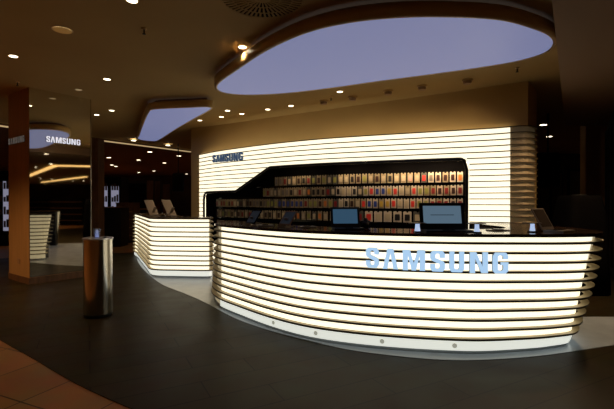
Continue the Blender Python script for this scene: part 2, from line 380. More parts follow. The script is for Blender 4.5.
# niche lining
niche = empty('display_niche', (0, 0, 0), 0, 'black recessed display niche for phone cases set in the slatted back wall', 'display shelf')
ii = [i for i in range(wn) if NX0 <= wp[i].x <= NX1]
ND = .30
bm = bmesh.new()
for i in ii[:-1]:
    j = i+1
    P = lambda k, o, z: bm.verts.new((*(wp[k]+wN[k]*o), z))
    zi, zj = ztopf(wp[i].x), ztopf(wp[j].x)
    bm.faces.new((P(i,-ND,ZB), P(j,-ND,ZB), P(j,-ND,zj), P(i,-ND,zi)))
    bm.faces.new((P(i,-.031,zi), P(j,-.031,zj), P(j,-ND,zj), P(i,-ND,zi)))
    bm.faces.new((P(i,-.031,ZB), P(j,-.031,ZB), P(j,-ND,ZB), P(i,-ND,ZB)))
for k in (ii[0], ii[-1]):
    bm.faces.new([bm.verts.new((*(wp[k]+wN[k]*o), z)) for o, z in ((-.031,ZB),(-ND,ZB),(-ND,ztopf(wp[k].x)),(-.031,ztopf(wp[k].x)))])
bmesh.ops.remove_doubles(bm, verts=bm.verts[:], dist=.0005)
link('back_panel', bm, M['blackmatt'], niche)
# frame round the opening
fr = [(wp[ii[0]]+wN[ii[0]]*.02, z) for z in [ZB+k*.1 for k in range(int((1.5-ZB)/.1)+1)]]
pts = [(p.x, p.y, z) for p, z in fr]+[(*(wp[i]+wN[i]*.02), ztopf(wp[i].x)) for i in ii[1:-1]]
e = wp[ii[-1]]+wN[ii[-1]]*.02
pts += [(e.x, e.y, z) for z in [2.0-k*.1 for k in range(17)]]
bm = bmesh.new(); tube(bm, pts, .032, 8); link('frame', bm, M['blackgloss'], niche, True)
# sign on slatted wall
sw = empty('illuminated_sign', (-2.4, 10.3, 2.42), 0, 'small navy SAMSUNG lettering high on the left of the slatted back wall', 'sign')
z2 = lambda a: 210+a/12.28
place_letters(sw, wp, wN, [(z2(a), z2(b)) for a, b in ((42,78),(86,128),(134,190),(198,236),(244,290),(302,350),(362,412))],
              [2.43,2.425,2.42,2.415,2.415,2.41,2.41], .185, .03, .05, M['navy'], M['letterside'])

# phone case packs
rows = [('top', 1.905, -.85, .125), ('second', 1.665, -1.15, .115), ('third', 1.425, -2.5, .118), ('fourth', 1.17, -2.5, .135), ('fifth', .90, -2.5, .13), ('lowest', .62, -2.5, .13)]
s_of = [0]
for i in range(1, wn): s_of.append(s_of[-1]+(wp[i]-wp[i-1]).length)
send = s_of[ii[-1]]
def at_s(s):
    for i in range(1, wn):
        if s_of[i] >= s:
            u = (s-s_of[i-1])/(s_of[i]-s_of[i-1]); return wp[i-1].lerp(wp[i], u), wN[i-1].lerp(wN[i], u).normalized()
    return wp[-1], wN[-1]
cols = {'dark brown': (.045,.015,.01), 'red': (.75,.05,.035), 'dark red': (.28,.02,.02), 'blue': (.03,.06,.28), 'yellow': (.6,.40,.06), 'pale pink': (.6,.34,.26),
        'cream': (.55,.45,.28), 'olive green': (.32,.32,.07), 'black': (.015,.013,.013), 'orange': (.62,.2,.04), 'grey': (.22,.18,.14)}
card = mat('case_pack_card', (.62, .52, .38), .5); card2 = mat('case_pack_card_tan_dim', (.36, .28, .16), .5); card3 = mat('case_pack_card_dark', (.10, .09, .07), .5)
cm = {k: mat('case_'+k.replace(' ', '_'), v, .35) for k, v in cols.items()}
protos = {}
def pack(colr, cardm, big):
    key = (colr, cardm.name, big)
    if key in protos: return protos[key], False
    wd, ht = (.150, .205) if big else (.096, .190)
    root = empty('phone_case_pack', (0, 0, 0))
    bm = bmesh.new(); prism(bm, [(-wd/2,-ht/2),(wd/2,-ht/2),(wd/2,ht/2-.012),(wd/2-.012,ht/2),(.022,ht/2),(.014,ht/2-.02),(-.014,ht/2-.02),(-.022,ht/2),(-wd/2+.012,ht/2),(-wd/2,ht/2-.012)], 0, .014, Matrix.Rotation(math.radians(90), 4, 'X'))
    link('pack_card', bm, cardm, root)
    bm = bmesh.new(); cw, ch = wd*.62, ht*.58; box(bm, -cw/2, cw/2, -.024, -.014, -ch/2-.012, ch/2-.012); bmesh.ops.bevel(bm, geom=bm.edges[:], offset=.006, segments=2, affect='EDGES')
    link('phone_case', bm, cm[colr], root)
    bm = bmesh.new(); box(bm, -.003, .003, -.03, .112, ht/2-.012, ht/2-.006); link('hook', bm, M['chrome'], root)
    protos[key] = root
    return root, True
def copy_tree(o):
    c = o.copy(); C.objects.link(c)
    for ch in o.children: d = ch.copy(); C.objects.link(d); d.parent = c
    return c
ordn = ['rightmost','second','third','fourth','fifth','sixth','seventh','eighth','ninth','tenth','eleventh','twelfth','thirteenth','fourteenth','fifteenth','sixteenth','seventeenth','eighteenth','nineteenth','twentieth']
def ordw(n):
    if n < 20: return ordn[n]
    tens = ['', '', 'twenty', 'thirty', 'forty', 'fifty', 'sixty']; u = n+1
    if u % 10 == 0: return {3: 'thirtieth', 4: 'fortieth', 5: 'fiftieth', 6: 'sixtieth'}[u//10]
    return tens[u//10]+'-'+['', 'first','second','third','fourth','fifth','sixth','seventh','eighth','ninth'][u % 10]
seq = {'top': ['orange','dark brown','dark brown','dark brown','grey','red','cream','pale pink','cream','cream','black','cream','dark brown','cream','olive green','dark brown'],
 'second': ['dark red','dark brown','dark red','dark brown','dark red','olive green','olive green','red','cream','cream','red','yellow','blue','blue','red','olive green','cream','black','cream','cream'],
 'third': ['dark red','dark brown','dark red','dark red','dark red','olive green','olive green','red','cream','cream','red','yellow','yellow','blue','blue','red','cream','dark brown','black','cream','dark red','olive green'],
 'fourth': ['black','cream','black','cream','cream','black','black','cream','cream','red','dark red','yellow','olive green','cream','cream','orange','cream','olive green','cream']}
filler = ['dark brown','cream','black','dark red','grey','cream','dark brown','olive green','orange','black']
for nm, zc, xl, pitch in rows:
    s = send-.11; k = 0
    while True:
        p, nn = at_s(s)
        if p.x < xl: break
        big = nm == 'fourth' and p.x > .45
        if nm in ('fifth', 'lowest') and p.x > -1.2: s -= pitch; continue
        sq = seq.get(nm, [])
        colr = sq[k] if k < len(sq) else random.choice(filler if p.x > -.4 else ['dark brown','cream','grey','dark brown','olive green','black','cream','dark red'])
        if nm == 'third' and -.75 < p.x < -.15: colr = 'blue'
        cdm = card if p.x > .4 else card2  # darker cards towards the left imitate the weaker light there
        if nm == 'top' and k > 5 or random.random() < .12: cdm = card2
        if random.random() < (.05 if p.x > .5 else .2): cdm = card3
        o, new = pack(colr, cdm, big)
        if not new: o = copy_tree(o)
        q = p-nn*(ND-.115+random.uniform(0, .0))
        o.location = (q.x, q.y, zc+random.uniform(-.004, .004)); o.rotation_euler = (0, 0, math.atan2(nn.x, -nn.y))
        cn = {'case_pack_card': 'white', 'case_pack_card_tan_dim': 'dim tan', 'case_pack_card_dark': 'dark'}[cdm.name]
        tag(o, f'{colr} phone case on {cn} card, {ordw(k)}{" from right" if k else ""} in {nm} niche row', 'phone case', 'phone case packs in the black niche')
        s -= .185 if big else pitch; k += 1
# rails behind the rows
bm = bmesh.new()
for zc in (1.79, 1.545, 1.30, 1.045, .77, .48):
    run = [i for i in ii if ztopf(wp[i].x) > zc+.1]
    sweep(bm, wp, wN, run[0], run[-1], -ND, -ND+.06, zc-.012, zc+.012)
link('rail', bm, M['blackgloss'], niche)
# area lights added along the niche's front upper edge to brighten the packs
nl = [(-.2, 2.14, 3.5), (.9, 2.14, 9), (1.75, 2.14, 16), (2.45, 2.14, 22), (-1.95, 1.64, .5)]
for x, z, wt in nl:
    i = min(range(wn), key=lambda i: abs(wp[i].x-x)); p = wp[i]-wN[i]*.0
    ld = bpy.data.lights.new('niche_fill_light', 'AREA'); ld.shape = 'RECTANGLE'; ld.size = .7; ld.size_y = .03; ld.energy = wt*.33; ld.color = (1, .74, .48)
    lo = bpy.data.objects.new('niche_fill_light', ld); C.objects.link(lo); lo.location = (p.x, p.y, z); lo.parent = niche
    dirv = Vector((-wN[i].x*.42, -wN[i].y*.42, -1)); lo.rotation_euler = dirv.to_track_quat('-Z', 'Y').to_euler()
    # keep long side along the wall
    tt = Vector((-wN[i].y, wN[i].x, 0)); zax = -dirv.normalized(); yax = zax.cross(tt).normalized()
    lo.rotation_euler = Matrix((tt, yax, zax)).transposed().to_euler()

# ---------------------------------------------------------------- ceiling light boxes
def lightbox(label, ctrl, z):
    root = empty('ceiling_light_box', (0, 0, 0), 0, label, 'ceiling light')
    path = spline(ctrl, .08, True)
    cx = sum(p.x for p in path)/len(path); cy = sum(p.y for p in path)/len(path); c = Vector((cx, cy))
    n = len(path); area = sum(path[i].x*path[(i+1)%n].y-path[(i+1)%n].x*path[i].y for i in range(n))
    N = []
    for i in range(n):
        t_ = (path[(i+1)%n]-path[i-1]).normalized(); v = Vector((t_.y, -t_.x)); N.append(v if area > 0 else -v)
    bm = bmesh.new(); prism(bm, [tuple(path[i]-N[i]*.012) for i in range(n)], z+.004, z+.03); link('light_panel', bm, M['lav'], root)
    bm = bmesh.new(); rings = []
    for o, zz in ((-.012, z), (.018, z), (.03, z+.012), (.03, z+.135), (-.02, z+.135)):
        rings.append([bm.verts.new((*(path[i]+N[i]*o), zz)) for i in range(n)])
    for a, b in zip(rings, rings[1:]):
        for i in range(n): bm.faces.new((a[i], a[(i+1)%n], b[(i+1)%n], b[i]))
    link('rim', bm, M['rim'], root, True)
    bm = bmesh.new(); prism(bm, [tuple(path[i]-N[i]*.09) for i in range(n)], z+.03, 3.45); link('ceiling_mount', bm, M['farwood'], root)
ZL = 3.25
def lp(px, py): d = (ZL-CAM)*F/(HZ-py); return (PX(px, d), d)
lightbox('large pear-shaped lavender light box hanging below the ceiling above the long counter',
    [lp(*q) for q in ((216.5,87),(240,68),(270,49),(310,32),(350,23),(400,18),(450,17.5),(500,20.5),(530,28),(549,36),(553.5,44),(545,53),(520,61),(480,68),(430,75),(380,81.5),(330,88.5),(280,94),(240,95),(222,92.5))], ZL)
lightbox('smaller curved lavender light box on the ceiling above the left counter',
    [lp(*q) for q in ((148.5,113),(151.5,110),(165,108.8),(190,107.8),(206,107.2),(211.5,108),(209.5,110.5),(195,118.5),(175,130),(160,139.5),(155,141.3),(146,140.8),(138.6,139.2),(139.5,135),(143,125))], ZL)

# ---------------------------------------------------------------- downlights
ZC = 3.45
def cp(px, py, z=ZC): d = (z-CAM)*F/(HZ-py); return (PX(px, d), d)
SOF = [(4.0, 5.12, 150, 'added downlight in the brown soffit, unseen beyond the right picture edge')]
def lampring(root, r, m, z=0):
    bm = bmesh.new(); lathe(bm, [(r, 0), (r*1.28, -.004), (r*1.30, 0)], 24); link('trim_ring', bm, M['rim'], root)
    bm = bmesh.new(); cyl(bm, 0, 0, -.002, .01, r, r, 24); link('lens', bm, m, root)
def downlight(px, py, label, lit=True, r=.05, power=None, z=ZC, tilt=0):
    x, y = cp(px, py, z); root = empty('downlight', (x, y, z-.001), 0, label, 'downlight', 'recessed ceiling downlights')
    lampring(root, r, M['lamp'] if lit else M['lampdim'])
    if lit and power:
        ld = bpy.data.lights.new('downlight_beam', 'SPOT'); ld.energy = power; ld.spot_size = math.radians(95); ld.spot_blend = .8; ld.color = (1, .72, .42); ld.shadow_soft_size = .05
        lo = bpy.data.objects.new('downlight_beam', ld); C.objects.link(lo); lo.parent = root; lo.location = (0, 0, -.03)
    return root
near = [(14,56.6,'lit downlight in the ceiling above the left pillar, near the picture edge',1),(107.5,79.5,'lit round downlight in the bare ceiling right of the left pillar',1),
 (132.6,1.2,'lit downlight cut by the top edge of the picture, upper left',1),(97,115,'lit downlight just right of the mirrored pillar top, left one of a close pair',1),
 (112,110.7,'lit downlight between mirrored pillar and small light box, right one of a pair',1),(242.6,47.5,'lit downlight beside the upper left edge of the large light box',1),
 (200,120.5,'lit downlight right of the small light box, leftmost in front of the beige bulkhead',1),(221.6,117,'second lit downlight from the left in front of the beige bulkhead',1),
 (227.7,110.8,'dimmer downlight close to the left tip of the large light box',1),(241.9,114,'lit downlight below the left tip of the large light box',1),
 (267.8,109.6,'lit downlight in front of the bulkhead, left one of two below the large light box',1),(291,106,'lit downlight in front of the bulkhead, right one of two below the large light box',1),
 (339.7,92,'bright lit downlight close under the middle of the large light box',1),(79,90,'unlit downlight in the ceiling just above the mirrored pillar',0)]
for i, (a, b, lb, on) in enumerate(near): downlight(a, b, lb, on, .05, SPOT_W)
for a, b, lb in ((543,125,'lit downlight behind the right end of the bulkhead, upper one of two'),(549,136.6,'lit downlight behind the right end of the bulkhead, lower one of two')): downlight(a, b, lb, True, .08, 3)
for a, b, lb in ((134,140.7,'lit downlight beside the tip of the small light box on the thin light strip'),(168,145.5,'lit downlight on the thin light strip left of the shop bulkhead')): downlight(a, b, lb, True, .07, 8, z=3.40)
# far hall spots: look alike
far = [(99,164.4),(109,157.6),(116,166.4),(138.6,160),(150,152),(164.5,163),(139,172.5),(154,171),(139,178),(123.5,180.6),(179,156),(186.5,174),(96,161),(112,165)]
fl = []
for a, b in far:
    d = 1.95*F/(HZ-b); fl.append((PX(a, d), d))
for i in range(26): fl.append((9.3+(i*5.3) % 25, -11+(i*3.1) % 15))
fp = None
for x, y in fl:
    zz = 3.399 if x < 5 else 3.449
    if fp is None:
        fp = empty('downlight', (x, y, zz)); lampring(fp, .085, M['lampfar']); o = fp
    else: o = copy_tree(fp); o.location = (x, y, zz)
    tag(o, 'tiny glowing downlight far back in the dark mall ceiling', 'downlight', 'distant mall ceiling downlights')
# surface adjustable spots near the bulkhead
for j, (a, b) in enumerate(((323.8,101),(352.6,97),(388,91),(422,86),(467,80))):
    x, y = cp(a, b); lab = ['leftmost','second from the left','middle','second from the right','rightmost'][j]
    root = empty('ceiling_spotlight', (x, y, ZC), 0, f'round brown adjustable ceiling spotlight facing the bulkhead, {lab} of five', 'spotlight', 'adjustable spotlights by the bulkhead')
    bm = bmesh.new(); cyl(bm, 0, 0, -.025, 0, .085, .085, 24); link('base', bm, M['rim'], root)
    bm = bmesh.new(); cyl(bm, 0, 0, -.07, -.025, .06, .068, 24)
    link('lamp_head', bm, M['soffit'], root)
    ld = bpy.data.lights.new('spot_glow', 'SPOT'); ld.energy = 5; ld.spot_size = math.radians(120); ld.spot_blend = .9; ld.color = (1, .66, .34); ld.shadow_soft_size = .04
    lo = bpy.data.objects.new('spot_glow', ld); C.objects.link(lo); lo.parent = root; lo.location = (0, 0, -.085); lo.rotation_euler = (math.radians(25), 0, 0)
# grille speaker and round air diffuser, sprinklers
x, y = cp(63, 30.3); root = empty('grille_light', (x, y, ZC), 0, 'round ceiling fitting with glittering louvre grille, upper left of the bare ceiling', 'ceiling light')
bm = bmesh.new(); lathe(bm, [(.095, -.001), (.108, -.006), (.112, 0)], 28); link('trim_ring', bm, M['rim'], root)
bm = bmesh.new(); cyl(bm, 0, 0, -.003, 0, .095, .095, 28); link('lens', bm, mat('grille_lens', (.2,.14,.06), .3, emit=(1,.7,.3), es=.8), root)
bm = bmesh.new()
for k in range(-4, 5):
    hw = math.sqrt(.095**2-(k*.02)**2); box(bm, k*.02-.003, k*.02+.003, -hw, hw, -.01, -.003); box(bm, -hw, hw, k*.02-.003, k*.02+.003, -.01, -.003)
link('louvre', bm, M['rim'], root)
root = empty('air_diffuser', (-.44, 4.03, ZC), 0, 'large round ceiling air vent with radial slots at the top of the picture', 'air vent')
bm = bmesh.new(); cyl(bm, 0, 0, -.004, 0, .40, .40, 48); link('slot_backing', bm, M['blackmatt'], root)
bm = bmesh.new()
for ra, rb, nb_ in ((.30, .40, 48), (.18, .29, 36), (.07, .17, 24)):
    for k in range(nb_):
        a0 = 2*math.pi*k/nb_; a1 = a0+2*math.pi/nb_*.45
        v = [bm.verts.new((r*math.cos(a), r*math.sin(a), zz)) for zz in (-.012, -.004) for r, a in ((ra,a0),(rb,a0),(rb,a1),(ra,a1))]
        for f in ((0,1,2,3),(4,7,6,5),(0,4,5,1),(1,5,6,2),(2,6,7,3),(3,7,4,0)): bm.faces.new([v[q] for q in f])
for ra, rb in ((.395, .415), (.288, .302), (.168, .182), (0.001, .072)):
    lathe(bm, [(ra, -.012), (rb, -.012), (rb, 0)], 48)
link('vane_disc', bm, M['ceil'], root)
for a, b, lb in ((144.5,29,'small sprinkler head on the bare ceiling, upper left'),(18,82,'small sprinkler head above the wood face of the left pillar'),(331,97,'small sprinkler head between the ceiling spotlights'),(516.7,68,'small sprinkler head near the right end of the bulkhead')):
    x, y = cp(a, b); root = empty('sprinkler', (x, y, ZC), 0, lb, 'sprinkler')
    bm = bmesh.new(); cyl(bm, 0, 0, -.012, 0, .03, .03, 16); link('plate', bm, M['rim'], root)
    bm = bmesh.new(); cyl(bm, 0, 0, -.06, -.012, .008, .008, 10); cyl(bm, 0, 0, -.066, -.06, .02, .02, 14); link('nozzle', bm, M['black'], root)

# ---------------------------------------------------------------- mirrored pillar
c0 = Vector((-4.84, 7.14)); u = Vector((math.cos(math.radians(54)), math.sin(math.radians(54))))
pang = math.atan2(u.y, u.x); mt = Matrix.Translation((c0.x, c0.y, 0)) @ Matrix.Rotation(pang, 4, 'Z')
pil = empty('pillar', (c0.x, c0.y, 0), pang, 'square wood-clad pillar at left with one mirrored face', 'pillar')
boxo('wood_cladding', 0, 1.06, .02, .95, .0, 3.449, M['wood'], pil)
boxo('mirror_panel', .004, 1.05, 0, .02, .13, 3.449, M['mirror'], pil)
bm = bmesh.new(); box(bm, -.012, 1.07, -.012, .96, 0, .12); link('baseboard', bm, M['farwood'], pil)
boxo('edge_trim', 1.05, 1.064, -.006, .02, .12, 3.449, M['steel'], pil)
so = boxo('socket', -.012, 0, .42, .52, .33, .43, M['socket'], pil, .003)
ps = empty('pillar_sign', (c0.x, c0.y, 2.53), pang, 'small white SAMSUNG lettering mounted on the mirrored pillar face', 'sign')
# letter columns on mirror: local x from image columns
def mir_x(px):
    uu = (px-307)/F; return (uu*c0.y-c0.x)/(u.x-uu*u.y)
mz = lambda a: 30+a/5.8375
for ch, (a, b) in zip('SAMSUNG', ((95,117),(120,146),(150,184),(189,208),(213,236),(241,266),(271,293))):
    xa, xb = mir_x(mz(a)), mir_x(mz(b)); letter(ch, xb-xa, .105, .014, M['whitelet'], ps, Vector((xa, -.001, 0)), 0, side=M['black'])
v = Vector((-u.y, u.x))
ps2 = empty('pillar_sign', (c0.x, c0.y, 2.52), pang, 'small dim SAMSUNG lettering on the wood face of the left pillar', 'sign')
def wood_y(px):
    uu = (px-307)/F; return (uu*c0.y-c0.x)/(v.x-uu*v.y)
for k, ch in enumerate('SAMSUNG'):
    pa = 9+2.35*k+1.9; ya, yb = wood_y(pa-1.4), wood_y(pa+.3)
    letter(ch, ya-yb, .11, .014, M['greylet'], ps2, Vector((0, ya, 0)), math.radians(-90), side=M['black'])

# ---------------------------------------------------------------- steel bin and cup
bx, by = PX(97.8, 5.2), 5.2
bn = empty('steel_cylinder', (bx, by, .006), 0, 'tall brushed steel cylinder with a pale top standing alone on the dark floor', 'stand')
bm = bmesh.new(); lathe(bm, [(.001,.0),(.16,.0),(.166,.006),(.166,.04)], 48); link('base_ring', bm, M['black'], bn, True)
bm = bmesh.new(); lathe(bm, [(.166,.04),(.166,.965),(.168,.975)], 64); link('body', bm, M['steel'], bn, True)
bm = bmesh.new(); rg = lathe(bm, [(.168,.972),(.178,.974),(.178,.990),(.172,.994),(.01,.994)], 48); bm.faces.new(rg[-1]); link('top_plate', bm, mat('pale_steel', (.75,.75,.8), .25, .5), bn)
cu = empty('plastic_cup', (bx+.005, by-.03, 1.0), 0, 'small clear plastic cup glowing bluish on top of the steel cylinder', 'cup')
bm = bmesh.new(); rg = lathe(bm, [(.026,0),(.044,.115),(.042,.115),(.024,.004)], 24); bm.faces.new(rg[0][::-1]); bm.faces.new(rg[-1]); link('cup_wall', bm, M['glass'], cu, True)
bm = bmesh.new(); cyl(bm, 0, 0, .006, .06, .0235, .032, 24); link('cup_glow', bm, M['cupglow'], cu)  # glowing fill stands in for the bluish light in the cup
pp = boxo('pen_cap', -.02, .02, -.01, .01, 0, .012, M['black'], None, .003); pp.location = (bx+.12, by-.06, 1.0); tag(pp, 'tiny black object at the right rim of the steel cylinder top', 'lid')

# ---------------------------------------------------------------- things on the counters
ZT = 1.15
def laptop(px, d, w, h, lean, rz, scr, label, z=ZT, line=False, base=True, deep=.25, rearmat=None):
    x = PX(px, d); root = empty('laptop', (x, d, z), rz, label, 'laptop')
    hm = rearmat or M['black']
    b = boxo('keyboard_base', -w/2, w/2, -deep, 0, 0, .018, hm, root, .004)
    boxo('keyboard', -w*.42, w*.42, -deep*.62, -deep*.1, .018, .021, M['blackgloss'], root)
    boxo('touchpad', -w*.13, w*.13, -deep*.93, -deep*.68, .018, .0195, M['blackgloss'], root)
    lm = Matrix.Translation((0, .004, .012)) @ Matrix.Rotation(-lean, 4, 'X')
    bm = bmesh.new(); box(bm, -w/2, w/2, -.004, .006, 0, h, lm); bmesh.ops.bevel(bm, geom=bm.edges[:], offset=.003, segments=1, affect='EDGES'); lid = link('lid', bm, hm, root)
    m_ = .035*w/.35
    bm = bmesh.new(); box(bm, -w/2+m_*.8, w/2-m_*.8, -.0055, -.0045, m_*1.35, h-m_*.7, lm); link('screen', bm, scr, lid)
    if line:
        bm = bmesh.new(); box(bm, -w*.26, w*.26, -.0068, -.0058, h*.53, h*.53+.006, lm); link('text_line', bm, M['line'], lid)
    return root
R = math.radians
laptop(443.2, 4.28, .475, .285, R(12), R(0), M['screen'], 'large open laptop with a pale blue-grey screen, centre right on the long counter', line=True, deep=.21)
laptop(345.8, 4.62, .335, .235, R(14), R(6), M['screendark'], 'open black laptop with a dark blue screen, left of centre on the long counter', line=False, deep=.22)
# tilted tablets on stands
def tablet(px, d, w, h, lean, rz, roll, face, label, frame=None, name='tablet', z=ZT):
    x = PX(px, d); root = empty(name, (x, d, z), rz, label, 'tablet')
    lm = Matrix.Translation((0, -.0, .022)) @ Matrix.Rotation(-lean, 4, 'X') @ Matrix.Rotation(roll, 4, 'Y')
    bm = bmesh.new(); box(bm, -w/2, w/2, 0, .011, 0, h, lm); bmesh.ops.bevel(bm, geom=bm.edges[:], offset=.004, segments=2, affect='EDGES'); bd = link('body', bm, frame or M['black'], root)
    bm = bmesh.new(); box(bm, -w/2+.018, w/2-.018, -.0015, -.0005, .018, h-.018, lm); link('screen', bm, face, bd)
    bm = bmesh.new(); box(bm, -w*.35, w*.35, -.05, .09, 0, .01); box(bm, -w*.3, w*.3, -.03, -.02, .01, .03)
    mm = Matrix.Translation((0, .085, .005)) @ Matrix.Rotation(R(32), 4, 'X'); box(bm, -.03, .03, 0, .008, 0, h*.55, mm)
    link('stand', bm, M['graymetal'], root)
    return root
def sheared(px, d, xtop, w, h, ry, face, label, frame, z=ZT, lean=R(25)):
    # a tablet turned about its stand so that it leans sideways as seen here
    return tablet(px, d, w, h, lean, ry, 0, face, label, frame, z=z)
sheared(284.0, 4.95, 0, .20, .215, R(-42), M['screenoff'], 'tilted tablet with reddish-brown frame, second display from the left on the long counter', mat('brown_metal_frame', (.25,.14,.09), .35, .5), lean=R(38))
sheared(249.5, 5.30, 0, .19, .22, R(-42), M['screenoff'], 'dark tilted tablet nearest the left end of the long counter', M['blackmatt'], lean=R(38))
# accessories between tablets
for a, d, lb in ((265, 5.15, 'small dark gadget between the two tilted tablets on the long counter'), (307, 4.85, 'flat dark gadget right of the brown-framed tablet on the long counter')):
    o = empty('gadget_tray', (PX(a, d), d, ZT), R(20), lb, 'tray')
    boxo('tray', -.1, .1, -.06, .06, 0, .012, M['graymetal'], o, .003); boxo('phone', -.035, .035, -.03, .04, .012, .022, M['blackgloss'], o, .002)
# camera-like black headset right of second laptop
o = empty('headset', (PX(365.5, 4.75), 4.75, ZT), R(-10), 'small lumpy black headset on the long counter right of the dark blue laptop', 'headset')
bm = bmesh.new(); box(bm, -.055, .055, -.05, .03, .0, .085); bmesh.ops.bevel(bm, geom=bm.edges[:], offset=.02, segments=3, affect='EDGES'); link('visor', bm, M['black'], o, True)
bm = bmesh.new(); tube(bm, [(-.05, .02, .05), (-.06, .08, .06), (-.03, .13, .07), (.03, .13, .07), (.06, .08, .06), (.05, .02, .05)], .01); link('strap', bm, M['blackmatt'], o, True)
bm = bmesh.new(); cyl(bm, 0, 0, .083, .115, .03, .02, 14); link('top_knob', bm, M['black'], o)
# illuminated phone stands
def phonestand(px, d, lb, rz=0):
    o = empty('phone_stand', (PX(px, d), d, ZT), rz, lb, 'phone stand', 'blue-lit phone stands on the long counter')
    boxo('base', -.035, .035, -.035, .035, 0, .012, M['black'], o, .003)
    bm = bmesh.new(); lathe(bm, [(.030,.012),(.023,.05),(.021,.078),(.026,.086)], 4); link('lit_block', bm, M['ledacrylic'], o)
    bm = bmesh.new(); box(bm, -.085, .075, -.045, .045, .086, .096); bmesh.ops.bevel(bm, geom=bm.edges[:], offset=.004, segments=2, affect='EDGES'); link('phone', bm, M['graymetal'], o)
phonestand(417.5, 4.06, 'blue-lit stand with a flat phone just left of the large laptop')
phonestand(477, 3.98, 'blue-lit stand with a flat phone just right of the large laptop')
phonestand(532.5, 4.08, 'blue-lit stand with a flat phone left of the turned grey laptop near the right end')
# flat tray near right of back
o = empty('gadget_tray', (PX(498, 4.3), 4.3, ZT), 0, 'low pale tray lying between the right two blue-lit stands', 'tray'); boxo('tray', -.11, .11, -.05, .05, 0, .01, M['graymetal'], o, .003); boxo('phone', -.05, .05, -.03, .03, .01, .018, M['blackgloss'], o, .002)
# laptop turned away at the right end
lt = laptop(549, 4.22, .25, .25, R(28), R(34), mat('brownish_dark_screen', (.07, .055, .045), .12), 'grey laptop with a dark reflecting screen near the right end of the long counter', deep=.2, rearmat=M['graymetal'])
# leaning tablets on the left counter
for px, d, lb in ((154.5, 8.75, 'tan leaning display tablet on the left counter, left of two'), (172.5, 8.3, 'tan leaning display tablet on the left counter, right of two')):
    tablet(px, d, .21, .40, R(36), R(52), 0, M['paper'], lb, mat('tan_frame', (.4,.3,.18), .4))
for px, d, lb in ((163, 8.35, 'small dark gadget on the left counter between the leaning tablets'), (185, 8.1, 'small dark gadget on the left counter nearest the wall')):
    o = empty('gadget_tray', (PX(px, d), d, ZT), R(20), lb, 'tray'); boxo('tray', -.08, .08, -.05, .05, 0, .012, M['graymetal'], o, .003); boxo('phone', -.03, .03, -.03, .03, .012, .03, M['blackgloss'], o, .002)

# ---------------------------------------------------------------- right background
def hung_screen(px0, px1, y0, y1, d, lb, name='hanging_speaker'):
    x0, x1 = PX(px0, d), PX(px1, d); z1 = CAM+(HZ-y0)*d/F; z0 = CAM+(HZ-y1)*d/F
    o = empty(name, ((x0+x1)/2, d, z0), 0, lb, 'screen'); w2 = (x1-x0)/2; h = z1-z0
    boxo('housing', -w2, w2, 0, .12, 0, h, M['black'], o, .03)
    boxo('glass', -w2+.03, w2-.03, -.004, 0, .03, h-.03, M['blackgloss'], o)
    bm = bmesh.new(); cyl(bm, 0, .06, h-.01, 3.45-z0, .02, .02, 10); link('ceiling_rod', bm, M['black'], o)
hung_screen(537.5, 561, 152.5, 188, 9.2, 'black hanging screen beside the right end of the slatted wall', 'hanging_screen')
hung_screen(172, 183.5, 173, 192, 14, 'small black hanging screen in the dark mall behind the left counter', 'hanging_screen')
# shrouded stand
d0 = 6.6; x0, x1 = PX(561, d0), PX(597, d0); zt = CAM+6.5*d0/F
o = empty('covered_stand', ((x0+x1)/2, d0, .006), 0, 'tall black cloth-covered stand behind the right end of the long counter', 'covered stand')
bm = bmesh.new(); prof = []
n = 56
for z, k in ((0, 1.12), (.5, 1.08), (1.0, 1.02), (1.3, .96), (zt-.10, .86), (zt-.03, .82), (zt-.006, .74)):
    ring = []
    for i in range(n):
        a = 2*math.pi*i/n; c, s_ = math.cos(a), math.sin(a)
        sx = math.copysign(abs(c)**.35, c); sy = math.copysign(abs(s_)**.35, s_)
        f = 1+.035*math.sin(9*a)*(1-z/zt)
        ring.append(bm.verts.new(((x1-x0)/2*k*sx*f, .3*k*sy*f, z)))
    prof.append(ring)
for a, b in zip(prof, prof[1:]):
    for i in range(n): bm.faces.new((a[i], a[(i+1)%n], b[(i+1)%n], b[i]))
bm.faces.new(prof[-1]); bm.faces.new(prof[0][::-1]); link('cloth', bm, M['blackmatt'], o, True)
bm = bmesh.new(); cyl(bm, 0, 0, zt-.01, zt+.01, .12, .10, 16); link('top_cap', bm, M['black'], o)
# brown column and framed glass at right
o = empty('brown_column', (7.0, 10.1, 0), 0, 'plain brown column behind the dark stand at the right edge', 'column')
boxo('cladding', -.13, .42, 0, .2, .006, 3.449, M['wood'], o); boxo('baseboard', -.15, .44, -.015, .2, .006, .1, M['base'], o)
ga, gb = Vector((7.33, 10.0)), Vector((5.08, 6.6)); gl = (gb-ga).length; gang = math.atan2(gb.y-ga.y, gb.x-ga.x)
g = empty('glass_partition', (ga.x, ga.y, .006), gang, 'black-framed brown glazed partition at the right edge of the picture', 'partition')
boxo('top_rail', 0, gl, -.05, .05, 3.02, 3.12, M['black'], g); boxo('bottom_rail', 0, gl, -.05, .05, 0, .12, M['black'], g)
for k in range(5): boxo('post', gl*k/4-.04 if k else 0, gl*k/4+.04 if k < 4 else gl, -.045, .045, .12, 3.02, M['black'], g)
for k in range(4): boxo('pane', gl*k/4+.04, gl*(k+1)/4-.04, -.01, .01, .12, 3.02, mat('brown_tinted_pane', (.10,.055,.02), .2), g)
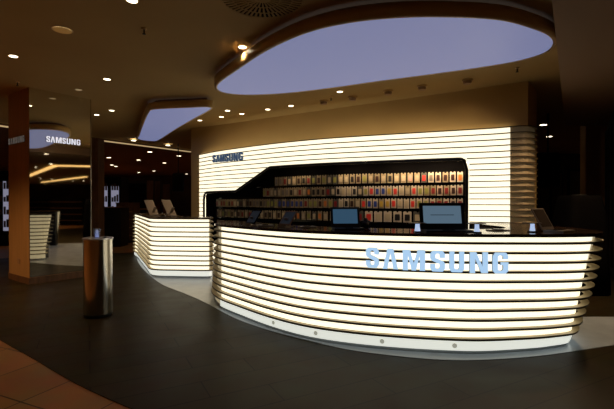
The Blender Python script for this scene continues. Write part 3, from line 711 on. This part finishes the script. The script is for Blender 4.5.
# dim shop doors beyond
for px0, px1, d, lb in ((552, 562, 16, 'narrow brown wooden door panel in the dark beyond the hanging screen'), (570, 587, 15, 'dark brown cupboard panel just left of the brown column')):
    xx0, xx1 = PX(px0, d), PX(px1, d); o = empty('door_panel', ((xx0+xx1)/2, d, 0), 0, lb, 'door panel'); w2 = (xx1-xx0)/2
    boxo('leaf', -w2, w2, 0, .08, .0, 2.6, M['base'], o); boxo('frame', -w2-.05, w2+.05, .02, .1, 0, 2.68, M['blackmatt'], o)
# room divider behind the shop on the right
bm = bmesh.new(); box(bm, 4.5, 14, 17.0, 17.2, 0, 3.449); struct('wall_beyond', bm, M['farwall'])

# ---------------------------------------------------------------- left background (mall)
def fridge(px0, px1, ytop, d, lb, rz=0, cols=2):
    x0, x1 = PX(px0, d), PX(px1, d); h = CAM+(HZ-ytop)*d/F; w2 = (x1-x0)/2
    o = empty('display_cabinet', ((x0+x1)/2, d, 0), rz, lb, 'display cabinet')
    boxo('housing', -w2, w2, .02, .7, 0, h, M['black'], o, .01)
    boxo('header', -w2, w2, -.01, .02, h-.28, h, M['blackgloss'], o)
    cw = 2*w2/cols
    for c in range(cols):
        dr = boxo('door', -w2+c*cw+.01, -w2+(c+1)*cw-.01, -.02, .02, .35, h-.3, M['blackgloss'], o)
        boxo('lit_interior', -w2+c*cw+.08, -w2+(c+1)*cw-.05, -.026, -.021, .5, h-.34, M['fridgelight'], dr)
        for r in range(4):
            bm = bmesh.new(); zz = .62+r*.42
            for q in range(3): box(bm, -w2+c*cw+.1+q*.09, -w2+c*cw+.17+q*.09, -.034, -.027, zz, zz+.16+.05*((q+r+c) % 3))
            g_ = link('goods', bm, M['product'], dr); g_['kind'] = 'stuff'
fridge(98, 120.5, 177, 15, 'black two-door display cabinet with pale lit interior, far behind the steel cylinder')
fridge(-8, 10.5, 171, 13.5, 'black display cabinet with pale lit interior at the far left picture edge')
def counterbox(name, px0, px1, ytop, d, lb, m, shelves=0, dep=.6):
    x0, x1 = PX(px0, d), PX(px1, d); h = CAM+(HZ-ytop)*d/F; w2 = (x1-x0)/2
    o = empty(name, ((x0+x1)/2, d, 0), 0, lb, 'cabinet')
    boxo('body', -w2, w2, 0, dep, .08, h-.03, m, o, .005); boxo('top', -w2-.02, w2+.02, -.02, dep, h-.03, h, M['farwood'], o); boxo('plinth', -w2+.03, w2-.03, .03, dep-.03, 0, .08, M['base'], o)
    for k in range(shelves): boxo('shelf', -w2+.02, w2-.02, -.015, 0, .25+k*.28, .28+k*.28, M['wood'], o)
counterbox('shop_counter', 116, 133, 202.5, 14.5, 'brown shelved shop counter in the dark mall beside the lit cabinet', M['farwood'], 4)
counterbox('dark_cabinet', 83, 121, 207, 13.2, 'low black cabinet block in front of the lit display cabinet', M['black'], 0)
counterbox('dark_cabinet', 134, 152, 209, 16, 'low black cabinet block behind the left counter', M['black'], 0)
o = empty('shop_window', (PX(133, 22), 22, 0), 0, 'unlit black shop window in the far mall right of the lit cabinet', 'shop window')
boxo('glass', PX(120,22)-PX(133,22), PX(146,22)-PX(133,22), 0, .1, .3, 2.45, M['blackgloss'], o); boxo('frame', PX(119,22)-PX(133,22), PX(147,22)-PX(133,22), .02, .14, 0, 2.6, M['base'], o)
for px0, px1, d, lb in ((147,153,20,'tall brown wooden door leaf in the far mall, left of two'), (154,160,20.5,'tall brown wooden door leaf in the far mall, right of two'), (163,170,24,'brown wood panel in the far mall left of the small hanging screen')):
    xx0, xx1 = PX(px0, d), PX(px1, d); o = empty('door_panel', ((xx0+xx1)/2, d, 0), 0, lb, 'door panel'); w2 = (xx1-xx0)/2
    boxo('leaf', -w2, w2, 0, .08, 0, 2.5, M['farwood'], o); boxo('frame', -w2-.04, w2+.04, .02, .1, 0, 2.58, M['base'], o)
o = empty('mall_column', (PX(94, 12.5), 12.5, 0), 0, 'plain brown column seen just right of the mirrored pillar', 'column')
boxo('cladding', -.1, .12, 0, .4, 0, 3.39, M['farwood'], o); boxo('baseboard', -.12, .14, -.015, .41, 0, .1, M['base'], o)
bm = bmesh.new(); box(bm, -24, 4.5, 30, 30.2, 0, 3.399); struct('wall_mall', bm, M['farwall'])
# warm coves on the right side of the mall, seen in the mirror
def cove(pts, lb):
    bm = bmesh.new()
    for a, b in zip(pts, pts[1:]):
        a, b = Vector(a), Vector(b); an = math.atan2(b.y-a.y, b.x-a.x)
        box(bm, 0, (b-a).length, -.12, .12, 3.38, 3.447, Matrix.Translation((a.x, a.y, 0)) @ Matrix.Rotation(an, 4, 'Z'))
    tag(link('cove_light', bm, M['cove']), lb, 'light strip')
cove([(28,-3.0),(12.2,3.4),(12.0,5.5)], 'nearer warm yellow cove light seen only in the mirrored pillar')
cove([(34,-3.0),(22.6,3.0)], 'farther warm yellow cove light seen only in the mirrored pillar')
for q, (x, y) in enumerate(((17, -3.5), (24, -6.5))):
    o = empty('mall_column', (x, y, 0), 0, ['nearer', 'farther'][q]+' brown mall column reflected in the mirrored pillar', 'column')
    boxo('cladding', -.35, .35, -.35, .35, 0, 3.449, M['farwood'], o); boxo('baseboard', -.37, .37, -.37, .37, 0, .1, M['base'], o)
for q, (x, y, wd) in enumerate(((13.0, .5, 1.6), (15.5, 3.2, 2.2), (19, .2, 3.0))):
    o = empty('shop_shelving', (x, y, 0), R(-65), ['nearest', 'middle', 'farthest'][q]+' dark shelving unit reflected in the mirrored pillar', 'shelving')
    boxo('carcass', -wd/2, wd/2, 0, .4, 0, 1.7, M['blackmatt'], o)
    for k in range(4): boxo('shelf', -wd/2+.03, wd/2-.03, -.02, 0, .3+k*.38, .33+k*.38, M['farwood'], o)
# mall downlights with beams, some added unseen to lift pillar wood and right background
for x, y, e in ((-8, 16, 160), (-12, 24, 280), (-3, 22, 200), (14, 2, 80), (22, -4, 140), (30, -8, 140), (11.5, 12, 40), (-3.2, 1.8, 20), (-1.5, .6, 14), (-6.3, 5.2, 260), (8.2, 8.6, 60)):
    zz = 3.38 if x < 5 and y > 12 else 3.43
    root = empty('downlight', (x, y, zz+.019), 0, None, 'downlight', 'distant mall ceiling downlights' if abs(x) > 7 or y > 10 else 'downlights behind the camera')
    root['label'] = 'tiny glowing downlight far back in the dark mall ceiling' if abs(x) > 7 or y > 10 else {-3.2: 'warm ceiling downlight over the tiled floor, left of the two nearest the camera', -1.5: 'warm ceiling downlight over the tiled floor, directly above the camera', -6.3: 'warm ceiling downlight added out of view left of the pillar to light its wood'}[x]
    lampring(root, .06, M['lampfar'])
    ld = bpy.data.lights.new('downlight_beam', 'SPOT'); ld.energy = e; ld.spot_size = math.radians(120); ld.spot_blend = .7; ld.color = (1, .60, .30); ld.shadow_soft_size = .08
    lo = bpy.data.objects.new('downlight_beam', ld); C.objects.link(lo); lo.parent = root; lo.location = (0, 0, -.04)

for x, y, e, lb in SOF:  # lamp added outside the view to brighten wall end and right background
    root = empty('downlight', (x, y, 3.199), 0, lb, 'downlight'); lampring(root, .06, M['lampfar'])
    ld = bpy.data.lights.new('downlight_beam', 'SPOT'); ld.energy = e; ld.spot_size = math.radians(150); ld.spot_blend = .5; ld.color = (1, .66, .36); ld.shadow_soft_size = .08
    lo = bpy.data.objects.new('downlight_beam', ld); C.objects.link(lo); lo.parent = root; lo.location = (0, 0, -.04)
